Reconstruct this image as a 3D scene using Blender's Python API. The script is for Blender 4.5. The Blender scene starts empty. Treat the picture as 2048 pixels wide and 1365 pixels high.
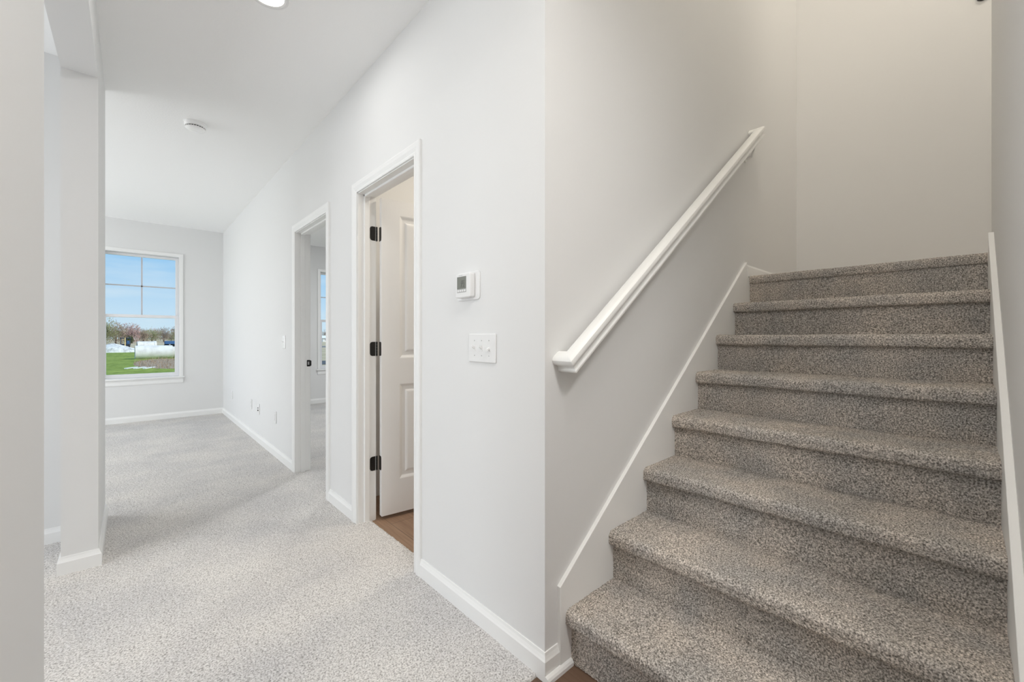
import bpy, bmesh, math, random
import numpy as np
from mathutils import Vector, Matrix
random.seed(7); rng = np.random.default_rng(7)
C = bpy.context.scene.collection
S = bpy.context.scene
PI = math.pi

# ------------------------------------------------------------------ camera
F_PX, YAW, HOR, EYE = 829.9, 0.743, 674.9, 1.15
cd = bpy.data.cameras.new('camera'); cam = bpy.data.objects.new('camera', cd); C.objects.link(cam)
cam.location = (0, 0, EYE); cam.rotation_euler = (PI/2, 0, -YAW)
cd.sensor_width = 36; cd.lens = F_PX/2048*36; cd.clip_start = 0.02; cd.clip_end = 2000
cd.shift_y = (HOR-682.5)/2048
S.camera = cam

# ------------------------------------------------------------------ colour management
S.view_settings.view_transform = 'Standard'; S.view_settings.look = 'None'
S.view_settings.gamma = 1; S.view_settings.use_curve_mapping = False
S.view_settings.exposure = 0.08
S.cycles.max_bounces = 14; S.cycles.diffuse_bounces = 10; S.cycles.transparent_max_bounces = 12
S.cycles.sample_clamp_indirect = 6; S.cycles.caustics_reflective = False; S.cycles.caustics_refractive = False
S.cycles.use_denoising = True

# ------------------------------------------------------------------ sky
w = bpy.data.worlds.new('sky'); S.world = w; w.use_nodes = True
nt = w.node_tree; nt.nodes.clear()
N = nt.nodes.new; L = nt.links.new
out = N('ShaderNodeOutputWorld'); bg = N('ShaderNodeBackground'); tc = N('ShaderNodeTexCoord'); sp = N('ShaderNodeSeparateXYZ')
rp = N('ShaderNodeValToRGB'); nz = N('ShaderNodeTexNoise'); mx = N('ShaderNodeMix'); mx.data_type = 'RGBA'
mp = N('ShaderNodeMapping'); cr = N('ShaderNodeValToRGB')
L(tc.outputs['Generated'], sp.inputs[0]); L(sp.outputs[2], rp.inputs[0])
e = rp.color_ramp.elements
e[0].position = 0.0; e[0].color = (.60, .76, .88, 1)
e[1].position = 0.30; e[1].color = (.17, .43, .80, 1)
k = e.new(.05); k.color = (.53, .71, .88, 1)
k = e.new(.16); k.color = (.30, .56, .85, 1)
mp.inputs['Scale'].default_value = (3, 3, 16); L(tc.outputs['Generated'], mp.inputs[0]); L(mp.outputs[0], nz.inputs['Vector'])
nz.inputs['Scale'].default_value = 2.2; nz.inputs['Detail'].default_value = 5
cr.color_ramp.elements[0].position = .5; cr.color_ramp.elements[1].position = .75
cr.color_ramp.elements[1].color = (.35, .35, .35, 1)
L(nz.outputs[0], cr.inputs[0]); L(cr.outputs[0], mx.inputs[0]); L(rp.outputs[0], mx.inputs[6]); mx.inputs[7].default_value = (.75, .82, .88, 1)
L(mx.outputs[2], bg.inputs[0]); bg.inputs[1].default_value = 1.0; L(bg.outputs[0], out.inputs[0])

def sun(name, el, az, strength, col):
    l = bpy.data.lights.new(name, 'SUN'); l.energy = strength; l.color = col; l.angle = .01
    o = bpy.data.objects.new(name, l); C.objects.link(o)
    d = Vector((math.cos(el)*math.sin(az), math.cos(el)*math.cos(az), -math.sin(el)))
    o.rotation_euler = d.to_track_quat('-Z', 'Y').to_euler(); return o
sun('sun', math.radians(42), math.radians(-35), 3.1, (1, .94, .84))

def area(name, loc, target, sx, sy, power, col, shape='RECTANGLE'):
    l = bpy.data.lights.new(name, 'AREA'); l.shape = shape; l.size = sx; l.size_y = sy; l.energy = power; l.color = col
    o = bpy.data.objects.new(name, l); C.objects.link(o); o.location = loc
    o.rotation_euler = (Vector(target)-Vector(loc)).to_track_quat('-Z', 'Y').to_euler(); return o
COOL = (.955, .98, 1.0); WARM = (1.0, .91, .78); NEUT = (1.0, .98, .95)
# added area lamps that brighten the rooms like daylight from unseen windows
area('fill_side_room', (-3.82, 2.0, 1.35), (0, 2.1, 2.5), 2.6, 1.7, 57, COOL)
area('fill_living_side', (-3.82, 5.8, 1.35), (1, 5.6, 1.2), 2.6, 1.7, 66, COOL)

# ------------------------------------------------------------------ helpers
def tag(o, label=None, cat=None, group=None, kind=None):
    if label: o['label'] = label
    if cat: o['category'] = cat
    if group: o['group'] = group
    if kind: o['kind'] = kind
    return o
def mesh(name, verts, faces, mat, parent=None, smooth=False):
    me = bpy.data.meshes.new(name); me.from_pydata([tuple(v) for v in verts], [], faces); me.update()
    if mat: me.materials.append(mat)
    o = bpy.data.objects.new(name, me); C.objects.link(o)
    if smooth:
        me.polygons.foreach_set('use_smooth', [True]*len(me.polygons))
    if parent: o.parent = parent
    return o
def ring(mb, x0, x1, z0, z1, l, r_, b, t_, y0, y1):
    """mitred rectangular frame between y0 and y1; l, r_, b, t_ = member widths"""
    O = [(x0, z0), (x1, z0), (x1, z1), (x0, z1)]; I = [(x0+l, z0+b), (x1-r_, z0+b), (x1-r_, z1-t_), (x0+l, z1-t_)]
    vs = [(x, y, z) for y in (y0, y1) for P in (O, I) for x, z in P]; fs = []
    for i in range(4):
        j = (i+1) % 4
        fs += [(i, j, 4+j, 4+i), (8+i, 12+i, 12+j, 8+j), (i, 8+i, 8+j, j), (4+i, 4+j, 12+j, 12+i)]
    return mb.add(vs, fs)
class MB:
    def __init__(s): s.v = []; s.f = []
    def add(s, vs, fs):
        n = len(s.v); s.v += [tuple(v) for v in vs]; s.f += [tuple(i+n for i in f) for f in fs]; return s
    def box(s, a, b):
        x0, y0, z0 = [min(p, q) for p, q in zip(a, b)]; x1, y1, z1 = [max(p, q) for p, q in zip(a, b)]
        return s.add([(x0,y0,z0),(x1,y0,z0),(x1,y1,z0),(x0,y1,z0),(x0,y0,z1),(x1,y0,z1),(x1,y1,z1),(x0,y1,z1)],
              [(0,3,2,1),(4,5,6,7),(0,1,5,4),(1,2,6,5),(2,3,7,6),(3,0,4,7)])
    def prism(s, poly, fn, a, b):
        """extrude 2-D poly; fn(u,v,t)->xyz"""
        n = len(poly)
        vs = [fn(u, v, a) for u, v in poly]+[fn(u, v, b) for u, v in poly]
        fs = [tuple(range(n-1, -1, -1)), tuple(range(n, 2*n))]+[(i, (i+1) % n, n+(i+1) % n, n+i) for i in range(n)]
        return s.add(vs, fs)
    def cyl(s, c, axis, r, h, seg=20, r2=None):
        axis = Vector(axis).normalized(); c = Vector(c); r2 = r if r2 is None else r2
        a = axis.orthogonal().normalized(); b = axis.cross(a)
        p = [(math.cos(2*PI*i/seg), math.sin(2*PI*i/seg)) for i in range(seg)]
        vs = [c+a*x*r+b*y*r for x, y in p]+[c+axis*h+a*x*r2+b*y*r2 for x, y in p]
        fs = [tuple(range(seg-1, -1, -1)), tuple(range(seg, 2*seg))]+[(i, (i+1) % seg, seg+(i+1) % seg, seg+i) for i in range(seg)]
        return s.add(vs, fs)
    def lathe(s, prof, c, seg=32, flip=1):
        """prof: (r, z) list about vertical axis"""
        n = len(prof); vs = []
        for i in range(seg):
            a = 2*PI*i/seg
            vs += [(c[0]+r*math.cos(a), c[1]+r*math.sin(a), c[2]+z) for r, z in prof]
        fs = []
        for i in range(seg):
            j = (i+1) % seg
            fs += [(i*n+k, j*n+k, j*n+k+1, i*n+k+1) for k in range(n-1)]
        return s.add(vs, fs)
    def build(s, name, mat, parent=None, bevel=0, smooth=False, seg=2):
        o = mesh(name, s.v, s.f, mat, parent)
        bm = bmesh.new(); bm.from_mesh(o.data); bmesh.ops.recalc_face_normals(bm, faces=bm.faces); bm.to_mesh(o.data); bm.free()
        if bevel:
            m = o.modifiers.new('bevel', 'BEVEL'); m.width = bevel; m.segments = seg; m.limit_method = 'ANGLE'; m.angle_limit = .6
        if smooth or bevel:
            o.data.polygons.foreach_set('use_smooth', [True]*len(o.data.polygons))
            try: o.data.set_sharp_from_angle(angle=.55)
            except Exception: pass
        return o
def empty(name, loc):
    o = bpy.data.objects.new(name, None); C.objects.link(o); o.location = loc; o.empty_display_size = .1; return o
def under(root, *objs):
    """parent world-space meshes to an empty without moving them"""
    for o in objs:
        o.parent = root; o.matrix_parent_inverse = Matrix.Translation(-Vector(root.location))
    return objs[0]
def struct(o): o['kind'] = 'structure'; return o
def copy_tree(o, parent=None):
    c = o.copy(); C.objects.link(c)
    if parent: c.parent = parent; c.matrix_parent_inverse = o.matrix_parent_inverse.copy()
    for ch in o.children: copy_tree(ch, c)
    return c

# ------------------------------------------------------------------ materials
def mat(name, col, rough=.6, spec=.3, metal=0):
    m = bpy.data.materials.new(name); m.use_nodes = True
    b = m.node_tree.nodes['Principled BSDF']
    b.inputs['Base Color'].default_value = (*col, 1); b.inputs['Roughness'].default_value = rough
    b.inputs['Specular IOR Level'].default_value = spec; b.inputs['Metallic'].default_value = metal
    return m
def noise_bump(m, scale, strength, dist=.002, detail=2):
    t = m.node_tree; b = t.nodes['Principled BSDF']
    c = t.nodes.new('ShaderNodeTexCoord'); n = t.nodes.new('ShaderNodeTexNoise'); u = t.nodes.new('ShaderNodeBump')
    n.inputs['Scale'].default_value = scale; n.inputs['Detail'].default_value = detail
    u.inputs['Strength'].default_value = strength; u.inputs['Distance'].default_value = dist
    t.links.new(c.outputs['Object'], n.inputs['Vector']); t.links.new(n.outputs[0], u.inputs['Height']); t.links.new(u.outputs[0], b.inputs['Normal'])
    return m
def mottled(name, cols, scale, rough=.9, big=None, bump=0, bigscale=4, detail=3, spec=.1):
    """speckle of several colours, with a slow second noise scaling its value"""
    m = mat(name, cols[0], rough, spec); t = m.node_tree; b = t.nodes['Principled BSDF']; A = t.nodes.new; K = t.links.new
    c = A('ShaderNodeTexCoord'); n = A('ShaderNodeTexNoise'); r = A('ShaderNodeValToRGB')
    n.inputs['Scale'].default_value = scale; n.inputs['Detail'].default_value = detail; n.inputs['Roughness'].default_value = .6
    K(c.outputs['Object'], n.inputs['Vector']); K(n.outputs[0], r.inputs[0])
    el = r.color_ramp.elements; lo, hi = .32, .68
    el[0].position = lo; el[0].color = (*cols[0], 1); el[1].position = hi; el[1].color = (*cols[-1], 1)
    for i, q in enumerate(cols[1:-1]):
        k = el.new(lo+(hi-lo)*(i+1)/(len(cols)-1)); k.color = (*q, 1)
    last = r.outputs[0]
    if big:
        n2 = A('ShaderNodeTexNoise'); n2.inputs['Scale'].default_value = bigscale; n2.inputs['Detail'].default_value = 3
        r2 = A('ShaderNodeValToRGB'); r2.color_ramp.elements[0].position = .35; r2.color_ramp.elements[1].position = .65
        r2.color_ramp.elements[0].color = (*big[0], 1); r2.color_ramp.elements[1].color = (*big[1], 1)
        K(c.outputs['Object'], n2.inputs['Vector']); K(n2.outputs[0], r2.inputs[0])
        x = A('ShaderNodeMix'); x.data_type = 'RGBA'; x.blend_type = 'MULTIPLY'; x.inputs[0].default_value = 1
        K(last, x.inputs[6]); K(r2.outputs[0], x.inputs[7]); last = x.outputs[2]
    K(last, b.inputs['Base Color'])
    if bump:
        u = A('ShaderNodeBump'); u.inputs['Strength'].default_value = bump; u.inputs['Distance'].default_value = .004
        K(n.outputs[0], u.inputs['Height']); K(u.outputs[0], b.inputs['Normal'])
    return m
M = {}
M['wall'] = noise_bump(mat('wall_paint', (.75, .75, .745), .75, .2), 160, .06)
M['ceil'] = noise_bump(mat('ceiling_paint', (.92, .92, .915), .85, .15), 90, .25, .003)
M['trim'] = mat('trim_paint', (.84, .84, .83), .35, .4)
M['door'] = noise_bump(mat('door_paint', (.82, .815, .805), .42, .35), 220, .05)
M['rail'] = mat('rail_paint', (.80, .80, .785), .3, .45)
M['vinyl'] = mat('window_vinyl', (.78, .78, .79), .35, .4)
M['plastic'] = mat('white_plastic', (.79, .79, .785), .3, .45)
M['plastic_lit'] = mat('white_plastic_lit', (.97, .97, .97), .25, .5)  # white plastic made lighter, glare put into its colour
M['muntin'] = mat('muntin_backlit', (.52, .52, .54), .4, .4)  # vinyl greyed for the grille, backlit shade put into its colour
M['grey'] = mat('grey_slot', (.35, .35, .35), .5)
M['dark'] = mat('dark_slot', (.03, .03, .03), .5)
M['black'] = mat('black_metal', (.012, .011, .010), .45, .5, .2)
M['steel'] = mat('steel_pin', (.35, .34, .33), .35, .5, .9)
M['lcd'] = mat('lcd_grey', (.20, .21, .185), .25, .5)
M['lcd_ink'] = mat('lcd_ink', (.09, .095, .085), .4)
M['btn'] = mat('button_grey', (.42, .42, .41), .4)
M['carpet'] = mottled('hall_carpet', [(.33, .315, .30), (.67, .65, .63), (.84, .82, .80)], 160, .95, ((.86, .86, .87), (1, .99, .975)), .5, 2.3, 2, .05)
M['stair'] = mottled('stair_carpet_shaded', [(.125, .116, .106), (.42, .395, .362), (.80, .755, .705)], 205, .95, ((.80, .80, .81), (1.05, 1.0, .96)), .6, 5, 2, .05)  # hall carpet darkened, the weaker stair light put into its colours
g = bpy.data.materials.new('window_glass'); g.use_nodes = True; t = g.node_tree; t.nodes.clear()
o_ = t.nodes.new('ShaderNodeOutputMaterial'); a_ = t.nodes.new('ShaderNodeBsdfTransparent'); b_ = t.nodes.new('ShaderNodeBsdfGlossy'); x_ = t.nodes.new('ShaderNodeMixShader')
b_.inputs['Roughness'].default_value = .12; x_.inputs[0].default_value = .0015; a_.inputs[0].default_value = (.97, .99, .985, 1)
t.links.new(a_.outputs[0], x_.inputs[1]); t.links.new(b_.outputs[0], x_.inputs[2]); t.links.new(x_.outputs[0], o_.inputs[0]); M['glass'] = g
def emis(name, col, st):
    m = mat(name, col); b = m.node_tree.nodes['Principled BSDF']; b.inputs['Emission Color'].default_value = (*col, 1); b.inputs['Emission Strength'].default_value = st; return m
M['lamp'] = emis('lamp_lens', (1, .96, .88), 4)
def wood(name, c1, c2, c3, along):
    m = mat(name, c1, .45, .35); t = m.node_tree; b = t.nodes['Principled BSDF']; A = t.nodes.new; K = t.links.new
    c = A('ShaderNodeTexCoord'); mp = A('ShaderNodeMapping'); br = A('ShaderNodeTexBrick'); n = A('ShaderNodeTexNoise'); m2 = A('ShaderNodeMapping')
    if along == 'y': mp.inputs['Rotation'].default_value = (0, 0, PI/2)
    K(c.outputs['Object'], mp.inputs[0]); K(mp.outputs[0], br.inputs['Vector'])
    br.inputs['Scale'].default_value = 1; br.inputs['Brick Width'].default_value = 1.2; br.inputs['Row Height'].default_value = .17; br.inputs['Mortar Size'].default_value = .0018
    br.inputs['Color1'].default_value = (*c1, 1); br.inputs['Color2'].default_value = (*c2, 1); br.inputs['Mortar'].default_value = (*[q*.45 for q in c1], 1)
    m2.inputs['Scale'].default_value = (3, 45, 3); K(mp.outputs[0], m2.inputs[0]); K(m2.outputs[0], n.inputs['Vector']); n.inputs['Scale'].default_value = 1.5; n.inputs['Detail'].default_value = 6
    r = A('ShaderNodeValToRGB'); r.color_ramp.elements[0].position = .3; r.color_ramp.elements[1].position = .7
    r.color_ramp.elements[0].color = (*c3, 1); r.color_ramp.elements[1].color = (1, 1, 1, 1); K(n.outputs[0], r.inputs[0])
    x = A('ShaderNodeMix'); x.data_type = 'RGBA'; x.blend_type = 'MULTIPLY'; x.inputs[0].default_value = 1
    K(br.outputs[0], x.inputs[6]); K(r.outputs[0], x.inputs[7]); K(x.outputs[2], b.inputs['Base Color']); return m
M['wood_bath'] = wood('oak_plank', (.36, .235, .155), (.30, .19, .125), (.72, .68, .65), 'y')
M['wood_entry'] = wood('walnut_plank', (.20, .125, .085), (.16, .10, .068), (.70, .66, .62), 'y')

# ------------------------------------------------------------------ main dimensions
DW = 1.033           # face of the wall with the two doors (faces -X)
WT = .108
YC = .960            # stair wall face (faces -Y), corner at (DW, YC)
YF = 7.614           # window wall face
CEIL = 2.734
TOP = 5.2
XB = 4.16            # back wall of the stairwell
YR = -.095           # right stair wall face
CX0, CX1 = -.250, -.121   # stub wall / header / near left wall thickness
D1 = (1.830, 2.530); D2 = (3.080, 3.838); DH = 2.040
WIN1 = (-.295, .520, .594, 2.305); WIN2 = (2.430, 3.245, .594, 2.305)   # rough openings in the window wall

def wall_with_holes(name, axis, pos, thick, a0, a1, z0, z1, holes, m=M['wall']):
    """axis 'x': wall lies in plane x=pos..pos+thick and runs along y; axis 'y' the other way"""
    mb = MB()
    us = sorted({a0, a1, *[h[0] for h in holes], *[h[1] for h in holes]})
    for u0, u1 in zip(us, us[1:]):
        hs = sorted([h for h in holes if h[0] < (u0+u1)/2 < h[1]], key=lambda h: h[2])
        z = z0; spans = []
        for h in hs:
            if h[2] > z: spans.append((z, h[2]))
            z = h[3]
        if z < z1: spans.append((z, z1))
        for s0, s1 in spans:
            if axis == 'x': mb.box((pos, u0, s0), (pos+thick, u1, s1))
            else: mb.box((u0, pos, s0), (u1, pos+thick, s1))
    o = mb.build(name, m)
    bm = bmesh.new(); bm.from_mesh(o.data); bmesh.ops.remove_doubles(bm, verts=bm.verts, dist=1e-5); bm.to_mesh(o.data); bm.free()
    return struct(o)

# ------------------------------------------------------------------ shell
wall_with_holes('wall_hall', 'x', DW, WT, YC, YF, -.05, CEIL, [(D1[0], D1[1], -.1, DH), (D2[0], D2[1], -.1, DH)])
wall_with_holes('wall_window', 'y', YF, .14, -3.9, 4.3, -.45, CEIL+.12, [WIN1, WIN2])
wall_with_holes('wall_stair', 'y', YC, WT, DW+WT, XB+WT, -.05, TOP, [])
wall_with_holes('wall_stair_upper', 'x', DW, WT, -1.3, YC+WT, CEIL, TOP, [])
wall_with_holes('wall_landing', 'x', XB, WT, -1.3, YC, -.05, TOP, [])
wall_with_holes('wall_right', 'y', YR-WT, WT, DW, 3.2, -.05, TOP, [])
wall_with_holes('wall_landing_side', 'y', -1.3-WT, WT, DW, XB+WT, -.05, TOP, [])
wall_with_holes('wall_left', 'x', CX0, CX1-CX0, -2.8, 1.178, -.05, CEIL, [])
wall_with_holes('wall_column', 'x', CX0, CX1-CX0, 2.957, 3.72, -.05, CEIL, [])
wall_with_holes('wall_side_room', 'y', 3.45, .115, -3.9, CX0, -.05, CEIL, [])
struct(MB().box((CX0, 1.178, 2.46), (CX1, 2.957, CEIL)).build('trim_header', M['wall']))
wall_with_holes('wall_entry', 'y', -2.9, .1, -3.9, DW+WT, -.05, CEIL, [])
wall_with_holes('wall_entry_right', 'x', DW, WT, -2.9, YR-WT, -.05, CEIL, [])
wall_with_holes('wall_outer_left', 'x', -3.9, .1, -2.9, YF, -.05, CEIL, [(.65, 3.35, .45, 2.25), (4.45, 7.15, .45, 2.25)])
for n_, yc_ in ((3, 2.0), (4, 5.8)):  # unseen windows, added around the two side lamps
    mb_ = MB()
    for y0_, y1_ in ((-1.35, -1.28), (-.03, .03), (1.28, 1.35)): mb_.box((-3.9, yc_+y0_, .45), (-3.85, yc_+y1_, 2.25))
    for z0_, z1_ in ((.45, .52), (1.32, 1.38), (2.18, 2.25)):
        for q_ in (-1, 1): mb_.box((-3.9, yc_+q_*.03, z0_), (-3.85, yc_+q_*1.28, z1_))
    struct(mb_.build('window_%d' % n_, M['vinyl']))
wall_with_holes('wall_bath_far', 'y', 2.90, .1, DW+WT, 4.3, -.05, CEIL, [])
wall_with_holes('wall_bath_back', 'x', 2.9, .1, YC+WT, 2.90, -.05, CEIL, [])
wall_with_holes('wall_bedroom_back', 'x', 4.2, .1, 3.0, YF, -.05, CEIL, [])
struct(MB().box((-3.9, -2.9, CEIL), (DW+WT, YF, CEIL+.1)).build('ceiling', M['ceil']))
struct(MB().box((DW+WT, YC+WT, CEIL), (4.3, YF, CEIL+.1)).build('ceiling_bedroom', M['ceil']))
struct(MB().box((DW, -1.3-WT, TOP), (XB+WT, YC+WT, TOP+.1)).build('ceiling_stairwell', M['ceil']))

# floors: sub floor slab, carpet, planks
struct(MB().box((-3.9, -2.9, -.2), (4.3, YF, -.03)).build('floor_slab', M['grey']))
struct(MB().box((-3.9, -2.9, -.03), (DW, .985, -.010)).build('floor_entry', M['wood_entry']))
struct(MB().box((DW, YR, -.03), (1.3, YC, -.010)).build('floor_stair_foot', M['wood_entry']))
struct(MB().box((DW+.083, YC+WT, -.03), (2.9, 2.9, -.010)).build('floor_bath', M['wood_bath']))

def grid_mesh(name, P, mat_, parent=None, jitter=.002):
    """P: (n,m,3) array of points; random tuft jitter on every point"""
    n, m_, _ = P.shape
    P = P + rng.uniform(-jitter, jitter, P.shape)
    idx = np.arange(n*m_).reshape(n, m_)
    q = np.stack([idx[:-1, :-1], idx[1:, :-1], idx[1:, 1:], idx[:-1, 1:]], -1).reshape(-1, 4)
    me = bpy.data.meshes.new(name); me.vertices.add(n*m_); me.vertices.foreach_set('co', P.reshape(-1))
    me.loops.add(q.size); me.loops.foreach_set('vertex_index', q.reshape(-1).astype(np.int32))
    me.polygons.add(len(q)); me.polygons.foreach_set('loop_start', np.arange(0, q.size, 4, dtype=np.int32))
    me.polygons.foreach_set('loop_total', np.full(len(q), 4, dtype=np.int32))
    me.polygons.foreach_set('use_smooth', np.ones(len(q), dtype=bool))
    me.update(calc_edges=True); me.materials.append(mat_)
    o = bpy.data.objects.new(name, me); C.objects.link(o)
    if parent: under(parent, o)
    return o
def carpet_patch(name, x0, x1, ys):
    xs = np.linspace(x0, x1, int((x1-x0)/.006)+1)
    Y, X = np.meshgrid(ys, xs, indexing='ij')
    P = np.stack([X, Y, np.zeros_like(X)-.001], -1)
    P[0, :, 2] = -.02; P[ys < 2.8, -1, 2] = -.02
    return struct(grid_mesh(name, P[:, ::-1], M['carpet'], jitter=.0018))
ys = [.985]
while ys[-1] < YF: ys.append(ys[-1]+.0045+.0025*(ys[-1]-.9))
ys[-1] = YF
carpet_patch('floor', -.6, DW+.083, np.array(ys))
struct(MB().box((-3.9, .985, -.03), (-.58, YF, -.001)).build('floor_living', M['carpet']))
mb = MB()
mb.box((DW+.078, 3.0, -.03), (4.2, YF, -.001)); mb.build('floor_bedroom', M['carpet']); struct(bpy.data.objects['floor_bedroom'])

# ------------------------------------------------------------------ baseboards (profiled)
BH, BT = .083, .013
BP = [(0, -.01), (BT, -.01), (BT, .058), (BT-.003, .064), (.006, .074), (.004, BH), (0, BH)]
def base_run(mb, p0, p1, n, e0=0, e1=0):
    """p0->p1 on the wall face, n = 2-D outward normal; ends mitred by extension given in points"""
    (x0, y0), (x1, y1) = p0, p1
    l = math.hypot(x1-x0, y1-y0); dx, dy = (x1-x0)/l, (y1-y0)/l
    mb.prism(BP, lambda u, v, t: ((x0-dx*e0*u if t == 0 else x1+dx*e1*u)+n[0]*u, (y0-dy*e0*u if t == 0 else y1+dy*e1*u)+n[1]*u, v), 0, 1)
mb = MB(); CW = .062
base_run(mb, (DW, YC), (DW, D1[0]-CW), (-1, 0), 1); base_run(mb, (DW, D1[1]+CW), (DW, D2[0]-CW), (-1, 0)); base_run(mb, (DW, D2[1]+CW), (DW, YF), (-1, 0), 0, -1)
struct(mb.build('baseboard_hall', M['trim']))
mb = MB(); base_run(mb, (DW, YC), (1.095, YC), (0, -1), 1); struct(mb.build('baseboard_stair', M['trim']))
mb = MB(); base_run(mb, (-3.8, YF), (DW, YF), (0, -1), 0, -1); struct(mb.build('baseboard_window', M['trim']))
mb = MB(); base_run(mb, (CX0, 2.957), (CX1, 2.957), (0, -1), 1, 1); base_run(mb, (CX1, 2.957), (CX1, 3.72), (1, 0), 1); base_run(mb, (CX0, 2.957), (CX0, 3.45), (-1, 0), 1, -1); struct(mb.build('baseboard_column', M['trim']))
mb = MB(); base_run(mb, (-3.8, 3.45), (CX0, 3.45), (0, -1), 0, -1); struct(mb.build('baseboard_side_room', M['trim']))
mb = MB(); base_run(mb, (DW+WT, YF), (4.2, YF), (0, -1)); struct(mb.build('baseboard_bedroom', M['trim']))
mb = MB(); base_run(mb, (CX1, -2.8), (CX1, 1.178), (1, 0), 0, 1); base_run(mb, (CX0, 1.178), (CX1, 1.178), (0, 1), 0, 1); struct(mb.build('baseboard_left', M['trim']))
# shoe moulding along the foot of the stair skirt
mb = MB(); SH = [(0, -.01), (.016, -.01), (.0155, .002), (.011, .009), (.004, .0125), (0, .013)]
mb.prism(SH, lambda u, v, t: (t, YC-BT-u, v), DW-BT, 1.152); struct(mb.build('trim_shoe', M['trim']))

# ------------------------------------------------------------------ door frames
CP = [(0, 0), (0, .009), (.004, .0105), (.012, .0115), (.016, .010), (.034, .0155), (.052, .0165), (.059, .0155), (CW, .012), (CW, 0)]   # inner edge -> outer edge
def casing(mb, d, side):
    """colonial casing round an opening; side -1 = hall face, +1 = room face"""
    y0, y1 = d[0]-.002, d[1]+.002; h = DH+.002
    fx = DW if side < 0 else DW+WT
    X = lambda v: fx+side*v
    n = len(CP)
    path = [((y0, -.01), (-1, 0)), ((y0, h), (-1, 1)), ((y1, h), (1, 1)), ((y1, -.01), (1, 0))]
    vs = []
    for (y, z), (dy, dz) in path:
        for u, v in CP: vs.append((X(v), y+dy*u, z+dz*u))
    fs = []
    for i in range(3):
        for k in range(n): fs.append((i*n+k, i*n+(k+1) % n, (i+1)*n+(k+1) % n, (i+1)*n+k))
    fs += [tuple(range(n)), tuple(range(3*n, 4*n))]
    mb.add(vs, fs)
def door_frame(name, d, stop_x):
    fr = mb = MB(); casing(mb, d, -1); casing(mb, d, 1)
    jt = .018
    for y0, y1 in ((d[0]-.002, d[0]+jt-.016), (d[1]-jt+.016, d[1]+.002)):
        pass
    mb.box((DW-.001, d[0], -.02), (DW+WT+.001, d[0]+.004, DH)); mb.box((DW-.001, d[1]-.004, -.02), (DW+WT+.001, d[1], DH)); mb.box((DW-.001, d[0], DH-.004), (DW+WT+.001, d[1], DH))
    # door stop strips with a rounded edge
    st = [(0, 0), (0, .009), (.003, .011), (.030, .011), (.033, .009), (.033, 0)]
    mb.prism(st, lambda u, v, t: (stop_x+u, d[0]+.004+v, t), -.01, DH-.004)
    mb.prism(st, lambda u, v, t: (stop_x+u, d[1]-.004-v, t), -.01, DH-.004)
    mb.prism(st, lambda u, v, t: (stop_x+u, t, DH-.004-v), d[0]+.004, d[1]-.004)
    return struct(mb.build(name, M['trim']))
door_frame('trim_1', D1, DW+.036)
tf2 = door_frame('trim_2', D2, DW+.036)
# strike plate on the far jamb of the second doorway
mb = MB(); y = D2[1]-.004
mb.prism([(DW+.085, .905), (DW+.087, .897), (DW+.108, .897), (DW+.122, .905), (DW+.122, .945), (DW+.108, .953), (DW+.087, .953), (DW+.085, .945)], lambda u, v, t: (u, y-t, v), 0, .002)
sp_ = mb.build('strike_plate', M['black'], tf2)
mb = MB().box((DW+.092, y-.0025, .912), (DW+.104, y-.002, .938)); mb.build('latch_hole', M['grey'], sp_)

# ------------------------------------------------------------------ door 1: moulded two-panel leaf standing open
DWID, DTH, DLH = .655, .035, 2.020
HX, HY = 1.150, D1[1]-.010
def door_leaf():
    mb = MB()
    px0, px1 = .118, DWID-.118
    rows = [(.218, .835), (1.000, 1.925)]
    def face(y, s):
        # s=-1: face towards -y
        us = [0, px0, px1, DWID]; zs = [0, rows[0][0], rows[0][1], rows[1][0], rows[1][1], DLH]
        for i in range(3):
            for j in range(5):
                if i == 1 and j in (1, 3): continue
                a = [(us[i], y, zs[j]), (us[i+1], y, zs[j]), (us[i+1], y, zs[j+1]), (us[i], y, zs[j+1])]
                mb.add(a, [(0, 1, 2, 3)])
        for z0, z1 in rows:
            ins = [(0, 0), (.006, .002), (.018, .009), (.026, .010), (.040, .010), (.050, .0035), (.058, .002)]
            loops = []
            for a, dp in ins:
                loops.append([(px0+a, y-s*dp, z0+a), (px1-a, y-s*dp, z0+a), (px1-a, y-s*dp, z1-a), (px0+a, y-s*dp, z1-a)])
            for A, B in zip(loops, loops[1:]):
                for k in range(4): mb.add([A[k], A[(k+1) % 4], B[(k+1) % 4], B[k]], [(0, 1, 2, 3)])
            mb.add(loops[-1], [(0, 1, 2, 3)])
    face(0, -1); face(DTH, 1)
    for a, b in (((0, 0, 0), (0, DTH, DLH)), ((DWID, 0, 0), (DWID, DTH, DLH))):
        x = a[0]; mb.add([(x, 0, 0), (x, DTH, 0), (x, DTH, DLH), (x, 0, DLH)], [(0, 1, 2, 3)])
    mb.add([(0, 0, 0), (DWID, 0, 0), (DWID, DTH, 0), (0, DTH, 0)], [(0, 1, 2, 3)]); mb.add([(0, 0, DLH), (DWID, 0, DLH), (DWID, DTH, DLH), (0, DTH, DLH)], [(0, 1, 2, 3)])
    o = mb.build('door_1', M['door'])
    bm = bmesh.new(); bm.from_mesh(o.data); bmesh.ops.remove_doubles(bm, verts=bm.verts, dist=1e-5); bmesh.ops.recalc_face_normals(bm, faces=bm.faces); bm.to_mesh(o.data); bm.free()
    m = o.modifiers.new('bevel', 'BEVEL'); m.width = .0025; m.segments = 2; m.limit_method = 'ANGLE'; m.angle_limit = 1.2
    return o
door = struct(door_leaf())
door.location = (1.167, 2.490, .014); door.rotation_euler = (0, 0, -math.radians(6.5))
bpy.context.view_layer.update()
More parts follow.
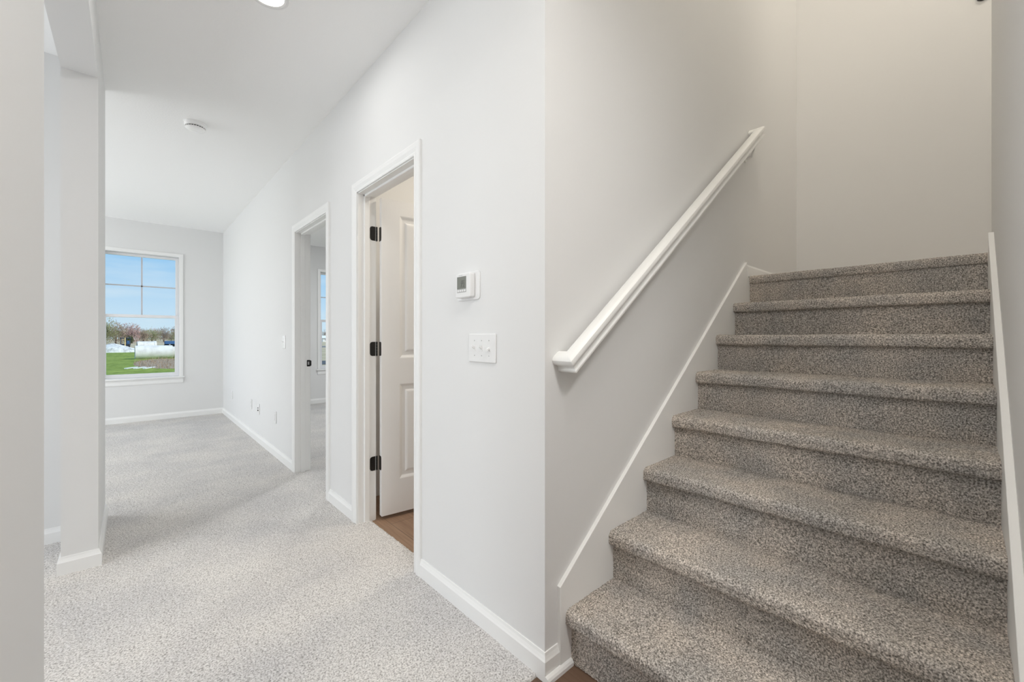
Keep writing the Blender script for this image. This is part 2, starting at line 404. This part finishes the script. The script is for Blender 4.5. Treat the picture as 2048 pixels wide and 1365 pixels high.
DM = door.matrix_world.inverted()
def hinge(zc):
    zs = .0445
    pts = lambda w0, w1, r=.014: [(w0+r, -zs), (w1, -zs), (w1, zs), (w0+r, zs), (w0+r*.3, zs-r*.3), (w0, zs-r), (w0, -zs+r), (w0+r*.3, -zs+r*.3)]
    jy = D1[1]-.004
    mb = MB(); mb.prism(pts(DW+WT-.034, DW+WT+.001), lambda u, v, t: (u, jy-t, zc+v), -.0005, .0022)           # leaf on the jamb
    h = mb.build('hinge', M['black'], bevel=.0006)
    # leaf wrapped on the door edge
    mb = MB()
    R = door.matrix_world
    mb.prism([(DTH-.032+.010, -zs), (DTH+.004, -zs), (DTH+.004, zs), (DTH-.022, zs), (DTH-.029, zs-.004), (DTH-.032, zs-.012), (DTH-.032, -zs+.012), (DTH-.029, -zs+.004)],
             lambda u, v, t: R @ Vector((-t, u, zc+v-.014)), -.0005, .0024)
    a = mb.build('hinge_leaf', M['black'], bevel=.0006)
    # knuckles and pin
    mb = MB(); kx, ky = 1.1525, D1[1]-.003
    for i in range(5): mb.cyl((kx, ky, zc-zs+i*.0178+.0004), (0, 0, 1), .0055, .0170, 14)
    b = mb.build('knuckle', M['black'], smooth=True)
    mb = MB(); mb.cyl((kx, ky, zc-zs-.003), (0, 0, 1), .0030, 2*zs+.006, 12); c = mb.build('hinge_pin', M['steel'], smooth=True)
    h.parent = door; h.matrix_parent_inverse = DM
    for q in (a, b, c): q.parent = h
    return h
for zc in (1.806, 1.076, .350): hinge(zc)
# lever handle on the leaf (turned away behind the frame)
mb = MB(); mb.cyl((DWID-.06, -.001, .92), (0, -1, 0), .026, .008, 24); mb.cyl((DWID-.06, -.008, .92), (0, -1, 0), .010, .035, 14); mb.cyl((DWID-.06, -.05, .92), (0, 1, 0), .026, .018, 20, .018)
mb.build('door_handle', M['black'], door, smooth=True)

# ------------------------------------------------------------------ windows
def window(num, r):
    x0, x1, z0, z1 = r; y = YF
    cw = .036
    mb = MB()   # outer frame lining and thin casing
    ring(mb, x0-.001, x1+.001, z0-.003, z1+.001, .013, .013, .007, .013, y-.010, y+.139)
    root = struct(mb.build('window_%d' % num, M['vinyl'], bevel=.0015))
    mb = MB()
    ring(mb, x0-cw, x1+cw, z0-.002-.03, z1+cw, cw+.003, cw+.003, .03, cw+.003, y-.015, y-.0002)
    mb.build('window_casing', M['trim'], root, bevel=.003)
    mb = MB(); mb.box((x0-cw-.018, y-.038, z0-.022), (x1+cw+.018, y+.05, z0-.002)); mb.build('window_sill', M['trim'], root, bevel=.005)
    mb = MB(); mb.prism([(0, z0-.022), (.016, z0-.022), (.016, z0-.035), (.012, z0-.045), (.013, z0-.085), (.008, z0-.098), (0, z0-.100)], lambda u, v, t: (t, y-u, v), x0-cw, x1+cw); mb.build('window_apron', M['trim'], root)
    zm = 1.432
    def sash(y0, y1, za, zb, fw, bot, top, grid):
        ax, bx = x0+.012, x1-.012
        mb = MB()
        ring(mb, ax+.0005, bx-.0005, za, zb, fw, fw, bot, top, y0, y1)
        s = mb.build('sash', M['vinyl'], root, bevel=.003)
        g = MB().box((ax+fw, (y0+y1)/2-.003, za+bot), (bx-fw, (y0+y1)/2+.003, zb-top)).build('pane', M['glass'], s)
        if grid:
            xm, zc = (ax+bx)/2, (za+bot+zb-top)/2
            mb = MB(); mb.box((xm-.008, (y0+y1)/2-.006, za+bot), (xm+.008, (y0+y1)/2+.006, zb-top)); mb.box((ax+fw, (y0+y1)/2-.006, zc-.008), (bx-fw, (y0+y1)/2+.006, zc+.008))
            mb.build('muntin', M['muntin'], s)
    sash(y+.078, y+.108, zm-.012, z1-.012, .033, .034, .034, True)
    sash(y+.044, y+.076, z0+.004, zm+.028, .042, .050, .040, False)
    return root
window(1, WIN1); window(2, WIN2)

# ------------------------------------------------------------------ staircase
RISE, RUN, SX = .1939, .26, 1.1548
TY0, TY1 = -.077, .9447
stair = empty('staircase', (SX, (TY0+TY1)/2, 0))
tag(stair, 'straight flight of grey carpeted stairs rising between two white walls', 'staircase')
def arc(cx, cz, r, a0, a1, n): return [(cx+r*math.cos(a0+(a1-a0)*i/n), cz+r*math.sin(a0+(a1-a0)*i/n)) for i in range(n+1)]
def resample(poly, step):
    P = np.array(poly); d = np.r_[0, np.cumsum(np.hypot(*np.diff(P, axis=0).T))]
    s = np.linspace(0, d[-1], max(2, int(d[-1]/step)+1)); return np.interp(s, d, P[:, 0]), np.interp(s, d, P[:, 1])
STEP = .0042
def strip(name, poly, jit=.0019):
    px, pz = resample(poly, STEP); yv = np.linspace(TY0, TY1, int((TY1-TY0)/STEP)+1)
    X = np.repeat(px[:, None], len(yv), 1); Z = np.repeat(pz[:, None], len(yv), 1); Y = np.repeat(yv[None, :], len(px), 0)
    # slow waviness of the laid carpet
    ph = rng.uniform(0, 6, 4); wv = .0016*(np.sin(Y*9+ph[0])+np.sin(Y*21+ph[1])*.6)
    return grid_mesh(name, np.stack([X+wv*.6, Y, Z+wv*.5], -1), M['stair'], stair, jit)
for k_ in range(8):
    x, zt, zb = SX+k_*RUN, (k_+1)*RISE, k_*RISE
    strip('riser', [(x, zb-.006), (x, zt-.054)])
    nx = x-.031; r_ = .0225; rb = .013
    back = SX+(k_+1)*RUN+.004
    poly = [(x+.001, zt-.054)] + arc(nx+rb, zt-.057+rb, rb, -PI/2, -PI, 6) + arc(nx+r_, zt-r_-.0015, r_, -PI, -PI*1.5, 9)
    if k_ < 7: poly += [(back, zt-.001)]
    else: poly = [(x+.001, zt-.054)] + arc(x-.010+rb, zt-.055+rb, rb, -PI/2, -PI, 5) + arc(x-.010+r_, zt-r_-.0015, r_, -PI, -PI*1.5, 9) + [(XB, zt)]
    strip('tread' if k_ < 7 else 'landing', poly)
struct(MB().box((3.2, -1.3, 8*RISE-.2), (XB, TY0, 8*RISE-.001)).build('floor_landing', M['stair'], None))
# hidden carcass keeps light from passing under the carpet
mb = MB()
for k_ in range(8): mb.box((SX+k_*RUN+.012, TY0, k_*RISE-.02), (XB-.002 if k_ == 7 else SX+(k_+1)*RUN+.02, TY1, (k_+1)*RISE-.012))
under(stair, mb.build('stair_frame', M['grey']))
SL = RISE/RUN
def skirt(y0, y1, xf, zf, xt, zt_):
    poly = [(xf, -.012), (xf, zf), (xt, zt_)]
    poly += [(xt, 8*RISE), (SX+7*RUN+.2, 8*RISE-.1), (SX+.4, -.012)]
    mb = MB(); mb.prism(poly, lambda u, v, t: (u, t, v), y0, y1); return under(stair, mb.build('skirt_board', M['trim'], bevel=.0015))
skirt(TY1-.0005, YC, 1.095, .282, 2.925, 1.634)
skirt(YR, TY0+.0005, 1.095, .282, 2.953, 1.640)
mb = MB(); mb.prism([(0, -.005), (.010, -.005), (.010, .058), (.004, .072), (0, .072)], lambda u, v, t: (t, YC-u, 8*RISE+v), 2.955, XB)
struct(mb.build('baseboard_landing', M['trim']))

# ------------------------------------------------------------------ handrail
ev = Vector((.8037, 0, .595)).normalized(); nv = Vector((-ev.z, 0, ev.x)); yv_ = Vector((0, 1, 0))
RP = [(-.021, 0), (.021, 0), (.0225, .002), (.0225, .008), (.0195, .0105), (.0165, .0135), (.0155, .019), (.0175, .026), (.0225, .0315), (.0275, .0345), (.0290, .039), (.0290, .046), (.0270, .0530), (.0210, .0580), (.0100, .0605)]
RP += [(-u, v) for u, v in reversed(RP[2:])]
low = Vector((1.104, YC-.080, 1.029)); high = Vector((3.065, YC-.080, 2.478))
c_low = low+ev*.0225+yv_*.0225; c_high = high-ev*.0225+yv_*.0225
rail = empty('handrail', c_low)
tag(rail, 'white painted wooden handrail with mitred ends sloping up the left stair wall', 'handrail')
def rail_piece(name, rings):
    n = len(RP); vs = []; fs = []
    for base, du in rings:
        for u, v in RP: vs.append(base+du*u+nv*v)
    for i in range(len(rings)-1):
        for k in range(n): fs.append((i*n+k, i*n+(k+1) % n, (i+1)*n+(k+1) % n, (i+1)*n+k))
    fs += [tuple(range(n)), tuple(range((len(rings)-1)*n, len(rings)*n))]
    mb = MB().add(vs, fs); o = mb.build(name, M['rail'], smooth=True); return under(rail, o)
# u>0 is the outer side of the path (away from the wall)
mit_l = (-yv_-ev); mit_h = (-yv_+ev)
rail_piece('rail', [(c_low, mit_l), (c_high, mit_h)])
wl = Vector((c_low.x, YC-.0005, c_low.z)); wh = Vector((c_high.x, YC-.0005, c_high.z))
rail_piece('wall_return', [(wl, -ev), (c_low, mit_l)])
rail_piece('wall_return', [(c_high, mit_h), (wh, ev)])
for tpos in (.94,):
    p = c_low.lerp(c_high, tpos); bw = Vector((p.x, YC, p.z-.075))
    mb = MB(); mb.cyl(bw, (0, -1, 0), .022, .006, 20)
    pts = [bw+Vector((0, -.004, 0)), bw+Vector((0, -.040, .004)), Vector((p.x, p.y+.004, p.z-.030)), Vector((p.x, p.y, p.z+.002))]
    for a, b in zip(pts, pts[1:]): mb.cyl(a, b-a, .006, (b-a).length+.003, 10)
    under(rail, mb.build('bracket', M['rail'], smooth=True))

# ------------------------------------------------------------------ wall devices
def plate_poly(y0, y1, z0, z1, r=.006):
    p = []
    for cy, cz, a0 in ((y1-r, z1-r, 0), (y0+r, z1-r, PI/2), (y0+r, z0+r, PI), (y1-r, z0+r, PI*1.5)):
        for i in range(5): p.append((cy+r*math.cos(a0+i*PI/8), cz+r*math.sin(a0+i*PI/8)))
    return p
def slab(name, y0, y1, z0, z1, xa, xb, m, r=.006, bevel=.0015):
    """rounded slab on the hall wall: proud from xa to xb (distances off the wall face)"""
    return MB().prism(plate_poly(y0, y1, z0, z1, r), lambda u, v, t: (DW-t, u, v), xa, xb).build(name, m, bevel=bevel)
# thermostat
th = empty('thermostat', (DW, 1.39, 1.30)); tag(th, 'white thermostat with grey screen on the wall above the triple light switch', 'thermostat')
under(th, slab('wall_plate', 1.312, 1.466, 1.303, 1.420, 0, .005, M['plastic'], .012))
tb = under(th, slab('body', 1.340, 1.441, 1.312, 1.412, .005, .031, M['plastic'], .009, .004))
# recessed screen and key strip
def flat(name, y0, y1, z0, z1, off, m, th_=.0012): return MB().box((DW-off, y0, z0), (DW-off-th_, y1, z1)).build(name, m)
under(th, flat('screen', 1.366, 1.428, 1.349, 1.399, .0308, M['lcd']))
ks = under(th, flat('key_strip', 1.366, 1.428, 1.334, 1.349, .0308, M['btn'], .0010))
for i in range(4):
    under(th, flat('button', 1.369+i*.0148, 1.380+i*.0148, 1.337, 1.3455, .0316, M['plastic'], .0010))
def text(name, s, size, loc, m, root):
    cu = bpy.data.curves.new(name, 'FONT'); cu.body = s; cu.size = size; cu.align_x = 'CENTER'; cu.extrude = .0002
    o = bpy.data.objects.new(name, cu); C.objects.link(o)
    o.matrix_world = Matrix(((0, 0, -1, loc[0]), (-1, 0, 0, loc[1]), (0, 1, 0, loc[2]), (0, 0, 0, 1)))
    bpy.context.view_layer.update()
    me = bpy.data.meshes.new_from_object(o.evaluated_get(bpy.context.evaluated_depsgraph_get())); me.transform(o.matrix_world)
    me.materials.clear(); me.materials.append(m)
    q = bpy.data.objects.new(name, me); C.objects.link(q); bpy.data.objects.remove(o); bpy.data.curves.remove(cu)
    under(root, q); return q
mb = MB().box((DW-.0308, 1.392, 1.4035), (DW-.0312, 1.417, 1.4055)); under(th, mb.build('brand_mark', M['btn']))
text('screen_digits', '72', .028, (DW-.0322, 1.390, 1.355), M['lcd_ink'], th)
mb = MB()
mb.box((DW-.0320, 1.380, 1.3785), (DW-.0323, 1.398, 1.3815)); under(th, mb.build('screen_mark', M['lcd_ink']))

def toggle(yc, zc, up, off, m):
    s = 1 if up else -1
    mb = MB(); a = .55*s
    mb.prism([(-.0045, -.006), (.0045, -.006), (.0035, .006), (-.0035, .006)], lambda u, v, t: (DW-off-t*math.cos(a)-(.004-0)*0, yc+u, zc+v*.75+t*math.sin(a)), -.002, .015)
    return mb.build('toggle', m, bevel=.0012)
def screw(yc, zc, off): return MB().cyl((DW-off+.0003, yc, zc), (-1, 0, 0), .0030, .0010, 12, .0022).build('screw', M['btn'])
sw = empty('light_switch', (DW, 1.297, 1.048)); tag(sw, 'white triple toggle switch plate below the thermostat', 'light switch')
under(sw, slab('plate', 1.211, 1.383, 1.049, 1.164, 0, .006, M['plastic'], .004, .003))
for i, up in enumerate((True, True, False)):
    yc = 1.297+.046*(1-i)
    under(sw, slab('toggle_collar', yc-.006, yc+.006, 1.094, 1.119, .0055, .0068, M['plastic'], .002, .0004))
    under(sw, toggle(yc, 1.1065, up, .006, M['plastic'])); under(sw, screw(yc, 1.1365, .0058)); under(sw, screw(yc, 1.0765, .0058))
s2 = empty('light_switch', (DW, 4.19, 1.045)); tag(s2, 'white single switch plate beside the farther doorway', 'light switch')
under(s2, slab('plate', 4.155, 4.235, 1.046, 1.164, 0, .007, M['plastic_lit'], .004, .003))
under(s2, slab('toggle_collar', 4.189, 4.201, 1.092, 1.118, .0065, .0078, M['plastic_lit'], .002, .0004)); under(s2, toggle(4.195, 1.105, True, .007, M['plastic_lit']))
under(s2, screw(4.195, 1.1365, .0068)); under(s2, screw(4.195, 1.0745, .0068))
def outlet(yc, zc, label, kind):
    o = empty('wall_outlet', (DW, yc, zc-.058)); tag(o, label, 'wall outlet', 'outlets low on the hall wall')
    under(o, slab('plate', yc-.036, yc+.036, zc-.058, zc+.058, 0, .007, M['plastic'], .004, .003))
    if kind == 'power':
        for dz in (.020, -.020):
            rc = slab('receptacle', yc-.016, yc+.016, zc+dz-.013, zc+dz+.013, .0065, .0082, M['plastic'], .008, .0004); under(o, rc)
            mb = MB()
            for dy in (-.006, .006): mb.box((DW-.0081, yc+dy-.001, zc+dz-.002), (DW-.0084, yc+dy+.001, zc+dz+.006))
            mb.cyl((DW-.0081, yc, zc+dz-.007), (-1, 0, 0), .0022, .0003, 10)
            q = mb.build('slots', M['grey']); q.parent = rc
            q.matrix_parent_inverse = Matrix.Translation(Vector((0, 0, 0)))
        under(o, screw(yc, zc, .0068))
    else:
        for dz, m in ((.012, M['grey']), (-.014, M['dark'])):
            under(o, MB().cyl((DW-.006, yc, zc+dz), (-1, 0, 0), .0065, .010, 14).build('jack', m, smooth=True))
    return o
outlet(6.84, .355, 'white wall outlet nearest the far corner by the window wall', 'power')
outlet(5.60, .372, 'white wall outlet just left of the cable jack plate', 'power')
outlet(5.215, .365, 'white cable jack plate with two dark sockets low on wall', 'jack')
outlet(4.505, .375, 'white wall outlet nearest the farther doorway', 'power')

# ------------------------------------------------------------------ ceiling devices
sd = empty('smoke_detector', (.352, 3.85, CEIL)); tag(sd, 'round white smoke detector on the hall ceiling', 'smoke detector')
c0 = (.352, 3.85, CEIL)
under(sd, MB().lathe([(.0005, 0), (.070, 0), (.071, -.004), (.069, -.009), (.0005, -.010)], c0, 40).build('base', M['plastic_lit'], smooth=True))
under(sd, MB().lathe([(.0005, -.008), (.066, -.009), (.066, -.026), (.063, -.030), (.0005, -.030)], c0, 40).build('housing', M['plastic_lit'], smooth=True))
under(sd, MB().lathe([(.056, -.028), (.0565, -.038), (.0005, -.038)], c0, 40).build('sensor_chamber', M['dark']))
under(sd, MB().lathe([(.0005, -.037), (.061, -.0375), (.0615, -.041), (.054, -.0475), (.030, -.052), (.0005, -.053)], c0, 40).build('cover', M['plastic_lit'], smooth=True))
mb = MB()
for i in range(24):
    a = 2*PI*i/24; mb.box((-.0022, -.002, -.040), (.0022, .002, -.028))
    for j in range(8):
        x, y_, z = mb.v[-8+j]; x += .0595; mb.v[-8+j] = (c0[0]+x*math.cos(a)-y_*math.sin(a), c0[1]+x*math.sin(a)+y_*math.cos(a), c0[2]+z)
under(sd, mb.build('vent_fins', M['plastic']))
rl = empty('recessed_light', (.466, 2.17, CEIL)); tag(rl, 'round lit recessed ceiling light at the top edge of the photo', 'ceiling light')
c1 = (.466, 2.17, CEIL)
under(rl, MB().lathe([(.088, -.0005), (.086, -.006), (.074, -.009), (.066, -.006), (.066, -.001)], c1, 40).build('trim_ring', M['plastic'], smooth=True))
under(rl, MB().lathe([(.0005, -.007), (.067, -.006), (.067, -.003), (.0005, -.003)], c1, 40).build('lens', M['lamp'], smooth=True))
def can_light(name, loc, power, col, r=.15):
    l = bpy.data.lights.new(name, 'AREA'); l.shape = 'DISK'; l.size = r; l.energy = power; l.color = col
    o = bpy.data.objects.new(name, l); C.objects.link(o); o.location = loc; return o
can_light('hall_lamp', (.466, 2.17, CEIL-.012), 3.0, NEUT)
# unseen ceiling lamps added to brighten the hall and the rooms beside it
for i, (x, y_, p) in enumerate([(.46, .2, 7), (.46, -.6, 23), (-1.9, 1.9, 15), (-1.9, 5.4, 19)]):
    can_light('room_fill', (x, y_, CEIL-.012), p, NEUT, .45 if x > 0 else .2)
can_light('bath_lamp', (2.1, 2.0, CEIL-.02), 14, WARM, .3)
can_light('bedroom_fill', (2.9, 5.4, CEIL-.012), 34, COOL, .3)  # added lamp, stands in for daylight from an unseen window
can_light('landing_lamp', (1.7, .3, TOP-.02), 18, WARM, .5)
can_light('landing_lamp', (3.3, -.6, TOP-.02), 21, WARM, .5)

# small black fitting high on the landing wall
kb = MB().lathe([(.0005, 0), (.030, 0), (.032, .004), (.028, .012), (.0005, .018)], (0, 0, 0), 28)
kb.v = [(XB-z, -.088+x, 3.414+y_) for x, y_, z in kb.v]
tag(kb.build('wall_light', M['dark'], smooth=True), 'small round black wall light high on the wall above the landing', 'wall light')

# ------------------------------------------------------------------ outside
G = -.45
M['grass'] = mottled('lawn', [(.15, .20, .035), (.27, .34, .075), (.34, .41, .11)], 3.0, .95, ((.85, .85, .8), (1.1, 1.05, 1)), 0, .35)
M['field'] = mottled('dry_field', [(.46, .35, .23), (.62, .49, .34), (.70, .56, .41)], .8, .95, ((.8, .85, .8), (1, 1, 1)), 0, .05)
M['dirt'] = mottled('dry_dirt', [(.20, .13, .085), (.40, .29, .20), (.52, .40, .29)], 5, .95)
M['road'] = mottled('gravel_road', [(.20, .185, .165), (.33, .31, .28)], 2, .95)
M['asphalt'] = mottled('dark_road', [(.09, .09, .095), (.15, .15, .155)], 4, .9)
M['concrete'] = mottled('pipe_concrete', [(.62, .59, .56), (.76, .73, .70), (.82, .80, .77)], 2.5, .85)
M['gravel'] = mottled('white_gravel', [(.42, .41, .40), (.64, .63, .61), (.80, .79, .77)], 3, .95)
M['bark'] = mottled('bark', [(.16, .12, .09), (.27, .21, .165)], 2, .95)
M['twig'] = mottled('bare_twigs', [(0.255, 0.188, 0.143), (0.39, 0.3, 0.232), (0.51, 0.405, 0.33)], .6, .95)
M['twig_p'] = mottled('budding_twigs', [(0.36, 0.232, 0.217), (0.54, 0.375, 0.352), (0.63, 0.465, 0.435)], .6, .95)
M['twig_g'] = mottled('greening_twigs', [(0.21, 0.225, 0.105), (0.33, 0.33, 0.18), (0.45, 0.435, 0.27)], .6, .95)
M['ever'] = mottled('evergreen', [(.03, .06, .02), (.06, .10, .035)], 1, .95)
M['mach'] = mat('machine_navy', (.03, .045, .07), .5); M['yellow'] = mat('yellow_post', (.75, .55, .25), .6); M['blue'] = mat('tarp_blue', (.06, .14, .30), .6)
M['siding'] = mat('white_siding', (.75, .75, .74), .7); M['roof'] = mat('roof_shingle', (.25, .23, .22), .9)
def ground(name, pts, z, m): return struct(MB().prism(pts, lambda u, v, t: (u, v, t), z-.06, z).build(name, m))
ground('ground', [(-120, YF+.2), (320, YF+.2), (320, 600), (-120, 600)], G-.02, M['field'])
ground('ground_lawn', [(-40, YF+.2), (7.6, YF+.2), (7.6, 26), (3.2, 36), (3.0, 60.5), (-40, 58)], G, M['grass'])
ground('ground_verge', [(7.8, YF+.2), (40, YF+.2), (40, 24), (7.8, 24.5)], G, M['grass'])
ground('ground_asphalt', [(7.8, 25.6), (40, 24.9), (40, 29.5), (7.8, 29.5)], G, M['asphalt'])
ground('ground_road', [(-40, 64), (60, 70), (60, 82), (-40, 76)], G, M['road'])
def mound(name, cx, cy, rx, ry, h, m, n=40, label=None, cat=None, seed=1):
    r = np.random.default_rng(seed); ph = r.uniform(0, 6, 6); P = np.zeros((n, n, 3))
    for i in range(n):
        for j in range(n):
            u, v = i/(n-1)*2-1, j/(n-1)*2-1; d = math.hypot(u, v)
            f = max(0, 1-d*d)**.8*(1+.22*math.sin(3*u+ph[0])+.18*math.sin(5*v+ph[1]))
            P[i, j] = (cx+u*rx, cy+v*ry, G-.02+h*f+(.04*h*r.uniform(-1, 1) if d < .95 else 0))
    o = grid_mesh(name, P, m, jitter=0)
    if label: tag(o, label, cat)
    return o
mound('gravel_heap', -1.05, 61.0, 1.9, 1.5, .82, M['gravel'], label='pale heap of white gravel at the edge of the lawn', cat='gravel heap')
struct(mound('ground_bank', 1.75, 33.5, 1.75, 7.2, .10, M['dirt'], seed=4))
# straw tufts standing on the bank
r2 = random.Random(5); mb = MB()
for i in range(420):
    u = r2.uniform(-1, 1); v = r2.uniform(-1, 1)
    if u*u+v*v > .9: continue
    x, y_ = 1.75+u*1.7, 33.5+v*7; h = r2.uniform(.08, .22); a = r2.uniform(0, PI); q = .02
    dx, dy = math.cos(a)*q, math.sin(a)*q; lx, ly = r2.uniform(-.08, .08), r2.uniform(-.08, .08)
    mb.add([(x-dx, y_-dy, G-.02), (x+dx, y_+dy, G-.02), (x-dy, y_+dx, G-.02), (x+lx, y_+ly, G+.05+h)], [(0, 1, 3), (1, 2, 3), (2, 0, 3)])
tag(mb.build('dry_grass', M['dirt']), 'dry brown grass on the earth bank below the big pipe', 'grass', kind='stuff')
def pipe(loc, rz, length, R, label, bell=True, tilt=0):
    root = empty('concrete_pipe', (loc[0], loc[1], loc[2])); tag(root, label, 'pipe', 'concrete pipes lying on the lawn')
    t = .085*R/.5; prof = [(R-t, 0), (R, 0), (R, length*.86)]
    prof += [(R*1.08, length*.90), (R*1.08, length)] if bell else [(R, length*.9), (R*.82, length*.92), (R*.82, length)]
    prof += [(R*.86 if bell else R-t*1.3, length), (R-t*1.2, length*.9), (R-t, length*.85), (R-t, 0)]
    m_ = MB().lathe(prof, (0, 0, 0), 48); m_.v = [(z, x, y_+R) for x, y_, z in m_.v]
    b = m_.build('barrel', M['concrete'], root, smooth=True)
    m2 = MB().lathe([(R*.80, length*.998), (R*.80, length*1.012), (R*.86, length*1.012), (R*.86, length*.998), (R*.80, length*.998)], (0, 0, 0), 48); m2.v = [(z, x, y_+R) for x, y_, z in m2.v]
    m2.build('joint_rim', M['concrete'], root, smooth=True)
    root.rotation_euler = (0, tilt, rz); return root
pipe((.22, 41.0, G-.06), math.radians(2), 2.35, .52, 'largest pale concrete pipe, lying nearest the window on brown earth', False)
pipe((.55, 67.0, G-.03), math.radians(5), 1.75, .56, 'pale concrete pipe behind the largest pipe', True)
pipe((2.95, 42.6, G-.06), math.radians(-45), 2.4, .56, 'pale concrete pipe at the right side of the window view', False)
for i, (x, y_) in enumerate([(.01, 29.0), (.35, 28.7), (.70, 28.4)]):
    ob = MB().box((-.065, -.56, 0), (.065, .56, .05)).build('paving_slab', M['siding'], bevel=.01)
    ob.location = (x, y_, G-.004); ob.rotation_euler = (0, 0, math.radians(-22))
    tag(ob, ['leftmost pale slab lying in the grass below the pipe', 'middle pale slab lying in the grass below the pipe', 'rightmost pale slab lying in the grass below the pipe'][i], 'slab', 'pale slabs in the grass')
# parked machine with open cab, a post, a blue trailer
mc = empty('utility_vehicle', (-.6, 82.3, G)); tag(mc, 'small dark navy utility vehicle parked beyond the gravel heap', 'vehicle')
mb = MB(); mb.box((-1.12, 81.4, G+.3), (-.05, 83.2, G+.62)); under(mc, mb.build('body', M['mach'], bevel=.06))
for x in (-1.10, -.66, -.50, -.08):
    for y_ in (81.5, 82.9): under(mc, MB().box((x, y_, G+.5), (x+.07, y_+.1, G+1.45)).build('cab_post', M['mach']))
under(mc, MB().box((-1.14, 81.4, G+1.40), (-.02, 83.1, G+1.52)).build('roof', M['mach'], bevel=.03))
under(mc, MB().box((-.45, 81.6, G+.6), (-.12, 82.6, G+1.1)).build('seat', M['blue'], bevel=.05))
for x in (-.98, -.18):
    for y_ in (81.5, 82.9):
        under(mc, MB().cyl((x-.11, y_, G+.28), (1, 0, 0), .29, .22, 20).build('wheel', M['dark'], bevel=.03))
tag(MB().cyl((-.60, 80.5, G-.05), (0, 0, 1), .07, 1.6, 12, .06).build('marker_post', M['yellow'], smooth=True), 'yellow wooden post in front of the dark vehicle', 'post')
bt = empty('trailer', (4.5, 81.5, G)); tag(bt, 'long blue trailer parked behind the pipes', 'trailer')
under(bt, MB().box((3.75, 80.6, G+.55), (7.4, 82.6, G+1.02)).build('bed', M['blue'], bevel=.04))
for x in (4.0, 4.75, 6.4):
    for y_ in (80.8, 82.3): under(bt, MB().cyl((x, y_, G+.30), (0, 1, 0), .31, .2, 20).build('wheel', M['dark'], bevel=.03))
mb = MB(); mb.box((7.3, 81.5, G+.5), (8.3, 81.7, G+.6)); under(bt, mb.build('hitch', M['dark']))

def tree(x, y_, h, wd, m, label, seed, low=.03):
    r = random.Random(seed); root = empty('tree', (x, y_, G-.05)); tag(root, label, 'tree', 'trees along the far edge of the field')
    mb = MB(); mb.cyl((0, 0, 0), (0, 0, 1), .035*h, h*.55, 9, .02*h)
    for i in range(7):
        a = r.uniform(0, 2*PI); z = h*r.uniform(.2, .5); mb.cyl((0, 0, z), (math.cos(a)*.7, math.sin(a)*.7, .8), .014*h, h*.4, 6, .004*h)
    mb.build('trunk', M['bark'], root)
    mb = MB()
    for i in range(1100):
        a = r.uniform(0, 2*PI); ph = math.acos(r.uniform(-1, 1)); q = r.random()**.45
        lump = 1+.22*math.sin(3*a+seed)+.15*math.sin(5*ph+seed*2)
        c = Vector((math.cos(a)*math.sin(ph)*wd/2*q*lump, math.sin(a)*math.sin(ph)*wd/2*q*lump, h*(low+(1-low)/2)+math.cos(ph)*h*(1-low)/2*q*lump))
        d = Vector((c.x/wd+r.uniform(-.5, .5), c.y/wd+r.uniform(-.5, .5), r.uniform(.1, 1.0))).normalized(); l = h*r.uniform(.06, .13); s = h*.011
        o1 = d.orthogonal().normalized()*s; o2 = d.cross(o1)
        mb.add([c+o1, c-o1*.5+o2*.86, c-o1*.5-o2*.86, c+d*l], [(0, 1, 3), (1, 2, 3), (2, 0, 3)])
    mb.build('crown', m, root); root.rotation_euler = (0, 0, r.uniform(0, 6)); return root
TR = [(-9.8, 132, 5.4, 5.0, 'twig', 'tall bare brown tree farthest left beyond the field'),
      (-4.5, 135, 5.6, 4.2, 'twig_g', 'tall tree with greenish top at left of the window view'),
      (-2.7, 141, 5.2, 4.4, 'twig', 'broad bare brown tree left of the pink budding tree'),
      (.2, 147, 5.2, 3.8, 'twig_p', 'tree with pink budding crown near the middle of the window'),
      (-.3, 128, 2.0, 1.9, 'ever', 'small dark evergreen right of the navy vehicle'),
      (2.5, 153, 3.6, 3.2, 'twig', 'low bare tree just right of the pink budding tree'),
      (4.7, 168, 4.2, 4.4, 'twig_g', 'greenish rounded tree above the largest pipe'),
      (7.8, 174, 4.6, 4.4, 'twig', 'bare grey brown tree right of the greenish rounded tree'),
      (10.0, 180, 3.4, 3.4, 'twig_g', 'low green tree second from the right in the window'),
      (12.2, 186, 5.6, 4.4, 'twig', 'bare brown tree at the right edge of the window view'),
      (-7.2, 165, 4.6, 5.0, 'twig', 'bare tree behind the two tallest trees at left'),
      (-1.0, 170, 4.4, 5.0, 'twig_g', 'hazy greenish tree behind the pink budding tree'),
      (3.2, 192, 4.6, 5.0, 'twig', 'hazy bare tree farthest back above the rear pipe'),
      (6.8, 206, 4.8, 5.0, 'twig_p', 'hazy pinkish tree farthest back between greenish and grey trees'),
      (15.2, 212, 5.4, 5.0, 'twig', 'hazy bare tree farthest back at the right window edge'),
      (57, 170, 4.6, 5.0, 'twig', 'bare tree behind the white house in the doorway view'),
      (62, 176, 3.6, 5.0, 'twig_p', 'low pinkish tree right of the white house')]
for i, (x, y_, h, wd, mk, lb) in enumerate(TR): tree(x, y_, h, wd, M[mk], lb, i+11)
hs = empty('house', (51, 152, G)); tag(hs, 'small white house far across the field', 'house')
under(hs, MB().box((49.2, 151, G-.1), (53.6, 155, G+1.3)).build('wall', M['siding']))
under(hs, MB().prism([(150.6, G+1.28), (155.4, G+1.28), (153, G+2.2)], lambda u, v, t: (t, u, v), 48.9, 53.9).build('roof', M['siding']))
for x in (50.0, 51.6): under(hs, MB().box((x, 150.95, G+.4), (x+.5, 151.0, G+.95)).build('window', M['grey']))
